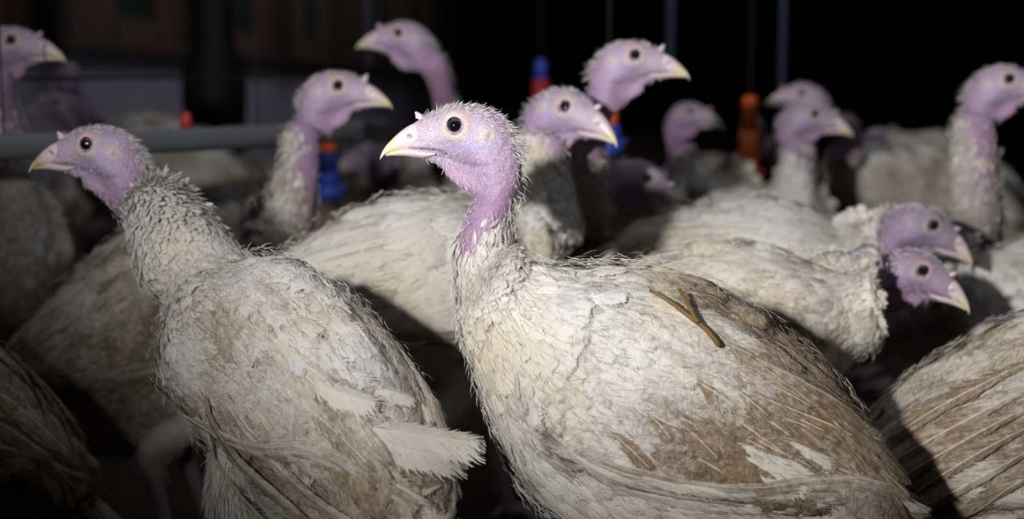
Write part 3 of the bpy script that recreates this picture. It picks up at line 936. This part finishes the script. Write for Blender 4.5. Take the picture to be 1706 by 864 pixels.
# left wall runs away to a vanishing point near px 1000
vpx = 1000
dirw = norm(np.array([(vpx - 853) / FPX, 1.0, 0])); nrmw = np.array([dirw[1], -dirw[0], 0])
p0w = at(0, 130, 5.2); p0w[2] = 0
wl = empty('wall_left', p0w, None, None); wl['kind'] = 'structure'
ang = math.atan2(dirw[1], dirw[0])
wl.rotation_euler = (0, 0, ang)       # local x along the wall, local -y into the room
L0, L1 = -4.0, 22.0
KW = 0.745
i = 0
x = L0
while x < L1:                          # low grey wall in cast sections
    box('wall_panel', (x + .006, 0, -0.02), (x + 1.594, .12, KW), M_CONC, wl); x += 1.6
box('wall_cap', (L0, -.03, KW), (L1, .12, KW + .03), M_WOOD, wl)
x = L0
while x < L1:                          # upright boards above it, every fourth bay a dark green mesh opening
    bay = int(round((x - L0) / .30))
    if bay % 7 in (4, 5):
        if bay % 7 == 4:
            box('mesh_panel', (x, .06, KW + .16), (x + .60, .08, 2.9), M_GREEN, wl)
            box('board', (x, .03, KW + .03), (x + .60, .07, KW + .16), M_WOOD, wl)
    else:
        box('board', (x + .006, .03 + .008 * (bay % 2), KW + .03), (x + .294, .07, 3.08), M_WOOD, wl)
    x += .30
x = L0 + .2
while x < L1:
    box('post', (x, -.07, KW + .03), (x + .14, .05, 3.08), M_POST, wl); x += 2.1

# black hanging feed hopper before the wall
fp = at(357, 150, 4.0)
fh = empty('feed_hopper', (fp[0], fp[1], 0), 'black feed hopper hanging before the grey low wall at upper left', 'feeder')
z0 = fp[2]
lathe('hopper', [(.0, z0 - .10), (.085, z0 - .10), (.092, z0 - .02), (.088, z0 + .06), (.06, z0 + .13), (.055, z0 + .45), (.05, z0 + .46), (0, z0 + .46)], M_BLACK, fh)
lathe('feed_pan', [(.0, z0 - .18), (.08, z0 - .18), (.10, z0 - .14), (.102, z0 - .14), (.085, z0 - .17), (0, z0 - .17)], M_BLACK, fh)
tube_obj('drop_pipe', [(0, 0, z0 + .44), (0, 0, 2.2), (0, 0, 3.09)], .022, M_BLACK, fh)
tube_obj('pan_stem', [(0, 0, z0 - .175), (0, 0, z0 - .08)], .02, M_BLACK, fh)

# drinking water pipe on the left
pp = [at(-120, 243, 1.58), at(60, 238, 1.66), at(430, 225, 1.98), at(640, 215, 2.35)]
pp = catmull([pp[0] - 3.5 * (pp[1] - pp[0])] + pp, 4); pp[:, 2] = np.linspace(pp[0][2], pp[-1][2], len(pp))
pb_ = np.array([pp[6][0], pp[6][1], 0])
pr = empty('water_pipe', pb_, 'thick dark grey water pipe running behind the left front turkey', 'pipe')
tube_obj('pipe', pp, .0155, M_PIPE, pr, origin=pb_)
for q in (13, 15):
    pth = np.array([pp[q] - norm(pp[q + 1] - pp[q]) * .02, pp[q] + norm(pp[q + 1] - pp[q]) * .02])
    tube_obj('collar', pth, .018, M_PALE, pr, origin=pb_)
nb_ = at(322, 192, 1.93); nb_ = np.array([nb_[0], pp[11][1], pp[11][2]])
nip = lathe('nipple_valve', [(0, .036), (.005, .036), (.008, .028), (.008, .014), (0, .014)], M_RED, pr, 12)
nip.location = Vector(nb_ - pb_)
for q in (2, 7, 12):
    tube_obj('hanger', [pp[q], pp[q] * [1, 1, 0] + [0, 0, 1.5], pp[q] * [1, 1, 0] + [0, 0, 3.09]], .0012, M_POST, pr, 6, origin=pb_)
wp = [at(-60, 131, 2.0), at(120, 130, 2.2), at(640, 128, 3.0)]
wo = tube_obj('wire', catmull(wp, 4), .0028, M_POST, None, 6)
tag(wo, 'thin taut wire stretched level above the thick water pipe', 'wire')

# hanging drinkers
def drinker(px, y_top, y_bot, d, label, up, low, hose_px=None):
    a, b = at(px, y_top, d), at(px, y_bot, d)
    e = empty('hanging_drinker', (a[0], a[1], 0), label, 'drinker', 'hanging plastic drinkers')
    r = .019
    zt, zb = a[2], b[2]; hgt = zt - zb
    lathe('upper_body', [(0, zt), (r * .6, zt), (r * .8, zt - .01), (r * .8, zt - hgt * .45), (0, zt - hgt * .45)], up, e)
    lathe('lower_body', [(0, zt - hgt * .45), (r, zt - hgt * .45), (r * 1.05, zt - hgt * .8), (r * .7, zb), (0, zb)], low, e)
    lathe('drinking_cup', [(0, zb - .02), (r * 1.1, zb - .015), (r * 1.7, zb + .008), (r * 1.6, zb + .008), (r, zb - .008), (0, zb - .012)], low, e)
    tube_obj('cord', [(0, 0, zt - .004), (0, 0, zt + .5), (0, 0, 3.09)], .0022, M_POST, e, 8)
    return e
drinker(546, 202, 318, 2.55, 'orange and blue drinker hanging behind the second turkey head from left', M_ORANGE, M_BLUE)
drinker(901, 98, 175, 3.2, 'blue and red drinker hanging high in the dark behind the foremost head', M_BLUE, M_RED)
drinker(1014, 180, 240, 2.3, 'orange drinker hanging under the raised beaks of the two rear turkeys', M_ORANGE, M_BLUE)
drinker(1250, 160, 290, 2.85, 'orange and blue drinker hanging left of the two crossed heads', M_ORANGE, M_ORANGE)
for px, d, lab in ((615, 3.4, 'pale hose hanging beside the beak of the high left-facing turkey'), (1116, 3.0, 'pale hose hanging behind the tallest right-facing turkey'), (1301, 3.3, 'short pale hose hanging above the two crossed heads')):
    a = at(px, 110 if px != 1301 else 160, d)
    o = tube_obj('hose', [(0, 0, a[2]), (0, 0, 1.6), (0, 0, 3.09)], .010, M_PALE, None, 8)
    o.location = (a[0], a[1], 0)
    tag(o, lab, 'hose', 'pale hanging hoses')

# ------------------------------------------------------------------ the flock
BIRDS = [
 dict(label='white turkey with sharp lilac head facing left, foremost at the centre of the flock', lod=2,
      body=(*BODY_REF, 1.2, 180, 0, 1.0), head=(*EYE_REF, 1.185, 180, 0, 1.0), own_neck=True, bare=13.3, nape=1.1, seed=1, hero=True,
      dirt0=.16, dirt=[(4.6, 84, 2.0, 22, .85), (2.6, 55, 1.8, 36, .7), (4.5, 25, 2.8, 28, .58), (7.6, 108, .9, 14, .4), (7.5, 118, .7, 6, .4), (2.4, 86, 1.0, 13, -1.0), (5, 150, 6, 28, -.4)]),
 dict(label='dirty white turkey with pinkish head facing left, front left beside the foremost bird', lod=2,
      anchor=(10, 356, 494, 1.33), body=(560, 668, 1.20, 131, -6, .92), fat=.75, head=(143, 241, 1.37, 180, 0, .97), neck=[(300, 425, 1.35, 76), (258, 346, 1.37, 50)],
      bare=15.0, nape=2.6, spiky=.9, seed=2, pink=.40, skin_dim=.9, snood=1.2, beak=(.46, .36, .20),
      dirt0=.15, dirt=[(6.5, 60, 1.5, 20, .35), (5, 105, 2.8, 18, .7), (3, 60, 2, 30, .35), (2, 20, 1.5, 40, .3), (9, 60, 1, 30, .2)]),
 dict(label='turkey with pale pink head facing right, standing behind the left front turkey', lod=1,
      body=(300, 535, 1.74, -8, 4, 1.05), head=(563, 143, 1.76, -6, 0, 1.0), neck=[(470, 372, 1.75, 50), (497, 290, 1.75, 34), (503, 225, 1.76, 30)],
      bare=13.0, nape=3.2, seed=3, pink=.3, snood=1.6, dirt0=.55, dirt=[(5, 100, 3, 20, .3)]),
 dict(label='turkey with long bare pink neck and hanging throat flap facing left, high behind', lod=1,
      tail=False, body=(828, 330, 2.82, 180, 0, .85), head=(663, 55, 2.15, 180, 4, 1.0), head_from=2, neck=[(752, 240, 2.3, 25), (741, 168, 2.2, 19), (722, 110, 2.16, 22)],
      bare=12.2, seed=4, pink=.5, snood=1.2, dirt0=.4),
 dict(label='white turkey with beak lowered to the right, its head just behind the foremost head', lod=1,
      body=(706, 490, 1.56, 16, -14, .93), head=(940, 178, 1.60, -34, -14, 1.03), neck=[(900, 390, 1.62, 66), (898, 300, 1.62, 50), (893, 245, 1.62, 44)],
      bare=14.6, nape=3.2, seed=5, tail=False, pink=.25, dirt0=.14, dirt=[(5, 100, 2, 25, .2)]),
 dict(label='tallest right-facing turkey with head stretched above the lowered beak', lod=1,
      tail=False, body=(835, 500, 2.02, 0, -10, .95), head=(1058, 92, 1.68, -8, 0, 1.0), neck=[(962, 380, 1.90, 50), (975, 270, 1.76, 33), (988, 190, 1.72, 31)],
      bare=14.0, nape=1.0, seed=6, pink=.35, snood=1.3, dirt0=.5),
 dict(label='turkey with tall feathered neck at the right edge of the picture', lod=1,
      anchor=(11, 1624, 440, 2.22), body=(1540, 480, 1.93, -82, -6, 1.0), head=(1682, 132, 1.86, -18, 0, 1.03), neck=[(1624, 360, 1.96, 46), (1624, 280, 1.88, 38), (1622, 205, 1.87, 33)],
      bare=14.0, nape=2.8, seed=7, pink=.35, dirt0=.45),
 dict(label='right-facing turkey of the two crossed heads at the right, the nearer one', lod=1,
      tail=False, body=(1245, 420, 2.42, -8, -8, .95), head=(1358, 190, 2.28, -14, -8, 1.0), neck=[(1318, 335, 2.30, 40), (1326, 285, 2.29, 29), (1328, 245, 2.29, 26)],
      bare=14.2, nape=1.0, seed=8, pink=.2, skin_dim=.8, dirt0=.30),
 dict(label='left-facing turkey of the two crossed heads at the right, the farther one', lod=1,
      tail=False, body=(1505, 325, 2.85, 180, -8, 1.0), head=(1335, 155, 2.65, 180, 2, 1.02), neck=[(1410, 255, 2.7, 26), (1408, 215, 2.68, 24)],
      bare=13.5, seed=9, pink=.5, dirt0=.5),
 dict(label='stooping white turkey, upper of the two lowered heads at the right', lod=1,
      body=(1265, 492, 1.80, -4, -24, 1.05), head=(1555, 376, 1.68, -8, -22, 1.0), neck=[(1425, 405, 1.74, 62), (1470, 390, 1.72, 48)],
      bare=15.2, nape=1.5, seed=10, pink=.3, skin_dim=.68, tail=False, snood=.6, dirt0=.22, dirt=[(3, 40, 1.6, 60, .5)]),  # dim light on this lowered head is put into its skin colour
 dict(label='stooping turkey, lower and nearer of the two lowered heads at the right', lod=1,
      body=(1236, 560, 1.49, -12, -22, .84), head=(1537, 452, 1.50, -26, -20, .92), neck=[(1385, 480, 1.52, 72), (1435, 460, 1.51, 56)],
      bare=14.8, nape=.5, seed=12, pink=.5, skin_dim=.68, tail=False, dirt0=.30, dirt=[(5, 80, 3, 30, .25)]),  # head skin darkened here too, standing in for weak light
 dict(label='turkey cut off by the lower right corner, only its rear and wing showing', lod=2,
      body=(1800, 720, 1.38, -6, -4, 1.06), head=(2100, 330, 1.40, 0, 0, 1.0), neck=[(2040, 480, 1.4, 52), (2050, 410, 1.4, 44)],
      bare=14.0, seed=13, density=.7, dirt0=.42, dirt=[(5, 60, 3, 40, .25)]),
 dict(label='turkey with pale breast half hidden behind the two lowered heads at the right', lod=1,
      body=(1765, 545, 1.86, 176, -14, 1.0), head=(1600, 425, 1.96, 180, -20, .85), neck=[(1562, 505, 1.94, 46), (1562, 455, 1.96, 36)], tail=False,
      bare=14.5, seed=14, dirt0=.35),
 dict(label='turkey with head at the top left corner facing right, above the water pipe', lod=1,
      anchor=(11, 22, 330, 1.90), body=(-150, 370, 1.98, -58, -4, 1.0), head=(18, 67, 1.82, -4, 0, 1.0), neck=[(8, 250, 1.86, 44), (0, 185, 1.84, 30), (-8, 130, 1.83, 27)],
      bare=13.6, seed=15, pink=.6, dirt0=.30),
 dict(label='turkey with lowered pink head facing left just above the water pipe', lod=1,
      tail=False, body=(240, 290, 2.75, 176, -10, 1.0), head=(92, 172, 2.55, 180, 4, 1.0), neck=[(158, 222, 2.62, 32), (143, 200, 2.60, 27)],
      bare=13.2, seed=16, pink=.8, skin_dim=.8, dirt0=.5),
 dict(label='turkey facing away with narrow purple head before the grey low wall', lod=0,
      body=(190, 300, 3.2, 80, -6, 1.0), head=(130, 118, 3.1, 100, 0, 1.0), neck=[(150, 215, 3.1, 20), (135, 165, 3.1, 14)],
      bare=13.2, seed=17, pink=1.0, skin_dim=.75, dirt0=.6),
 dict(label='dark turkey cut off by the lower left edge, its tail pointing right', lod=1,
      body=(-235, 655, 1.42, 182, 0, .95), head=(-560, 560, 1.42, 180, -20, 1.0), neck=[(-440, 560, 1.42, 54), (-480, 540, 1.42, 44)],
      bare=14.0, seed=18, dirt0=.95),
 dict(label='far turkey with white neck and head turned right, left of the hanging orange drinker', lod=0,
      body=(1148, 366, 2.86, -66, -8, 1.0), head=(1150, 186, 2.7, -30, -6, 1.0), neck=[(1135, 305, 2.7, 30), (1138, 255, 2.7, 25)],
      bare=14.6, seed=19, pink=.7, skin_dim=.8, dirt0=.3),
 dict(label='far turkey with small purple head tucked behind the orange drinker', lod=0,
      body=(1262, 315, 3.55, -85, -10, .9), head=(1268, 208, 3.15, -110, -10, 1.1), neck=[(1264, 272, 3.3, 30), (1265, 245, 3.22, 26)],
      bare=13.5, seed=20, pink=.8, skin_dim=.8, dirt0=.6),
 dict(label='turkey bending its purple head down right of the foremost neck', lod=0,
      body=(995, 400, 2.17, -8, -18, .85), head=(1078, 297, 2.0, -24, -30, 1.0), neck=[(1030, 315, 2.06, 44), (1045, 300, 2.03, 38)],
      bare=15.2, nape=1.5, seed=21, pink=.4, skin_dim=.75, dirt0=.35),
 dict(label='far turkey with lowered pink head behind the foremost beak', lod=0,
      body=(700, 322, 3.5, 176, -10, 1.0), head=(602, 258, 3.2, 180, -10, 1.1), neck=[(640, 288, 3.3, 32), (634, 268, 3.25, 26)],
      bare=13.4, seed=22, pink=.6, skin_dim=.8, dirt0=.5),
 dict(label='far grey-lit turkey between the crossed heads and the tall neck at right', lod=0,
      body=(1560, 300, 3.4, 182, -4, 1.0), head=(1452, 232, 3.3, 184, -30, 1.0), neck=[(1480, 258, 3.3, 28), (1475, 245, 3.3, 24)],
      bare=14.5, seed=23, pink=.6, dirt0=.5),
 dict(label='far dim turkey low behind the orange drinker at the right', lod=0,
      body=(1180, 320, 4.4, -10, -6, 1.0), head=(1295, 262, 4.2, 0, -20, 1.0), neck=[(1265, 282, 4.25, 26), (1272, 272, 4.22, 22)],
      bare=14.5, seed=24, pink=.6, dirt0=.6),
 dict(label='dim turkey behind the left front neck, only its brown back showing', lod=0,
      body=(420, 345, 3.3, 175, -8, 1.0), head=(312, 272, 3.2, 180, -20, 1.0), neck=[(335, 300, 3.2, 26), (330, 285, 3.2, 22)],
      bare=14.5, seed=25, pink=.6, dirt0=.75),
]
ROOTS = [make_turkey(b) for b in BIRDS]

# single large feathers that show on the three nearest wings: base-to-tip pixel paths laid onto the bird
def bvh(sf):
    return BVHTree.FromPolygons(sf.P.reshape(-1, 3).tolist(), [tuple(int(q) for q in f) for f in grid_faces(len(sf.s), sf.k)])
def laid_feather(root, sf, bv, pts, w, dirty, h0=.004, h1=.0075, name='covert_feather', tip=.6, asym=.2):
    base = np.array(root.location)
    q = []
    for x, y in pts:
        r = norm(RIGHT * (x - 853) / FPX + UPV * (432 - y) / FPX + FWD)
        h, nn, _, _ = bv.ray_cast(Vector(CAM), Vector(r))
        if h is None:
            if len(q) > 1: q.append((q[-1][0] + (q[-1][0] - q[-2][0]), q[-1][1]))
            continue
        nn = np.array(nn) * np.sign(np.array(nn) @ (CAM - np.array(h)))
        q.append((np.array(h), nn))
    if len(q) < 2: return
    P = catmull([a for a, b in q], 4); N = norm(catmull([b for a, b in q], 4))
    K = len(P); x = np.linspace(0, 1, K)
    P = P + N * np.interp(x, [0, .25, 1], [h0 * .2, h0, h1])[:, None]
    T = norm(np.gradient(P, axis=0)); B = norm(np.cross(N, T)); N = norm(np.cross(T, B))
    pr = np.minimum(1, .25 + 1.5 * x) * np.sqrt(np.clip(1 - x ** 6 * (1.02 - .5 * tip), .02, 1))
    bb = np.array([-1, -.5, -.06, .06, .5, 1.])
    W = w * pr[:, None] * bb[None] * np.where(bb < 0, 1 + asym, 1 - asym)[None] * (1 + rng.normal(0, .04, (K, 6)))
    v = P[:, None] + B[:, None] * W[..., None] + N[:, None] * (-.24 * w * np.abs(bb)[None] * pr[:, None] + np.where(np.abs(bb) < .1, .0008, 0)[None])[..., None]
    uv = np.stack(np.broadcast_arrays(x[:, None] * .92, np.array([0, .25, .47, .53, .75, 1.])[None]), -1).reshape(-1, 2)
    d = np.clip(dirty + .5 * (vnoise(P - base, 60, 4) - .5), 0, 1.1)
    tn = np.stack([np.repeat(d, 6), np.full(K * 6, .97), np.full(K * 6, .15)], 1)
    wing = [c for c in root.children if c.name.startswith('wing')][0]
    link(name, new_mesh(name, v.reshape(-1, 3) - base, grid_faces(K, 6, False), M_QUILL, uv, {'tint': tn}), wing)
from mathutils.bvhtree import BVHTree
rB, sB = ROOTS[0]; bvB = bvh(sB)
for x0, y0, x1, y1, w, d in ((1205, 728, 1352, 800, .017, .03), (1215, 752, 1345, 812, .016, .0), (1270, 712, 1385, 778, .014, .06),
                             (1010, 712, 1085, 778, .009, .55), (1068, 678, 1118, 730, .009, .6), (1116, 692, 1196, 762, .010, .62), (1130, 620, 1222, 678, .011, .30),
                             (1182, 622, 1278, 696, .011, .5), (1250, 630, 1345, 682, .010, .55), (1282, 688, 1392, 738, .010, .6), (1262, 672, 1372, 722, .010, .6),
                             (1300, 640, 1400, 722, .010, .6), (1225, 560, 1330, 622, .010, .4), (1290, 570, 1385, 655, .009, .5), (1365, 728, 1432, 800, .008, .9),
                             (1372, 765, 1448, 820, .009, 1.0), (1380, 752, 1466, 806, .007, .25), (1160, 560, 1250, 600, .010, .35), (1090, 590, 1160, 640, .011, .12)):
    xm, ym = (x0 + x1) / 2, (y0 + y1) / 2
    n_ = np.array([-(y1 - y0), x1 - x0]) / math.hypot(x1 - x0, y1 - y0) * 3
    laid_feather(rB, sB, bvB, [(x0, y0), (xm + n_[0] * -1, ym - n_[1]), (x1, y1)], w * .95, min(1.05, d * 1.0 + .38) if d > .2 else d + .22)
for pts, w, d in (([(905, 700), (985, 768), (1100, 806), (1240, 824)], .0075, .35), ([(950, 740), (1034, 800), (1170, 828), (1318, 838)], .008, .25),
                  ([(985, 745), (1080, 788), (1160, 806), (1236, 816)], .007, .15), ([(1080, 800), (1190, 824), (1300, 832), (1400, 822)], .0075, .5)):
    laid_feather(rB, sB, bvB, pts, w, d, .006, .009, 'primary_feather', asym=.4)
laid_feather(rB, sB, bvB, [(1140, 466), (1170, 467), (1200, 470)], .006, .85, .006, .014)
rA, sA = ROOTS[1]; bvA = bvh(sA)
laid_feather(rA, sA, bvA, [(560, 705), (630, 728), (700, 745), (755, 752)], .020, .22, .010, .026, 'tertial_feather', 1.0)
laid_feather(rA, sA, bvA, [(590, 735), (640, 752), (690, 765), (742, 775)], .017, .26, .008, .020, 'tertial_feather', 1.0)
laid_feather(rA, sA, bvA, [(515, 618), (545, 650), (585, 672), (625, 688)], .014, .0, .008, .014, tip=.9)
laid_feather(rA, sA, bvA, [(628, 652), (648, 663), (675, 678)], .010, .2, .008, .012)
for i, (pts, d) in enumerate((([(362, 640), (420, 712), (490, 780), (560, 836), (640, 880)], .45), ([(350, 660), (395, 735), (460, 800), (540, 862)], .6),
                              ([(340, 690), (380, 770), (430, 830), (500, 890)], .5), ([(345, 640), (370, 700), (420, 765), (480, 820)], .75))):
    laid_feather(rA, sA, bvA, pts, .0085, d, .009, .013, 'primary_feather', asym=.4)
rL, sL = ROOTS[11]; bvL = bvh(sL)
for i, pts in enumerate(([(1730, 640), (1650, 682), (1560, 730), (1475, 782)], [(1735, 668), (1660, 706), (1570, 756), (1488, 806)], [(1735, 700), (1660, 736), (1580, 782), (1500, 832)],
                         [(1740, 735), (1670, 770), (1590, 812), (1510, 850)], [(1740, 775), (1680, 805), (1600, 838), (1530, 862)], [(1738, 600), (1660, 640), (1570, 690), (1490, 742)])):
    laid_feather(rL, sL, bvL, pts, .012, .62 + .12 * (i % 3), .012, .016, 'flight_feather', asym=.3)

# straw lying on the back of the foremost turkey
from mathutils.bvhtree import BVHTree
def on_bird(sf, px, py, lift=0.004):
    r = norm(RIGHT * (px - 853) / FPX + UPV * (432 - py) / FPX + FWD)
    P = sf.P.reshape(-1, 3).tolist()
    bv = BVHTree.FromPolygons(P, [tuple(int(q) for q in f) for f in grid_faces(len(sf.s), sf.k)])
    h, nn, _, _ = bv.ray_cast(Vector(CAM), Vector(r))
    return np.array(h) + np.array(nn) * lift * np.sign(np.array(nn) @ (CAM - np.array(h)))
sfB = ROOTS[0][1]
for pts, rad, lab in (([(1078, 503), (1108, 518), (1140, 540), (1168, 562), (1188, 583)], .0019, 'longer golden straw stalk lying on the back of the foremost turkey'),
                      ([(1122, 507), (1131, 522), (1145, 543), (1152, 552)], .0016, 'short dark straw stub crossing the longer stalk on the foremost turkey')):
    pth = np.array([on_bird(sfB, x, y, .0125 if rad > .0017 else .0155) for x, y in pts])
    pth = catmull(pth, 3)
    o0 = pth.mean(0)
    o = tube_obj('straw', pth, np.interp(np.linspace(0, 1, len(pth)), [0, .3, 1], [rad * .8, rad, rad * 1.25]), M_STRAW, None, 8, origin=o0)
    o.location = o0
    tag(o, lab, 'straw', 'straw on the foremost back')
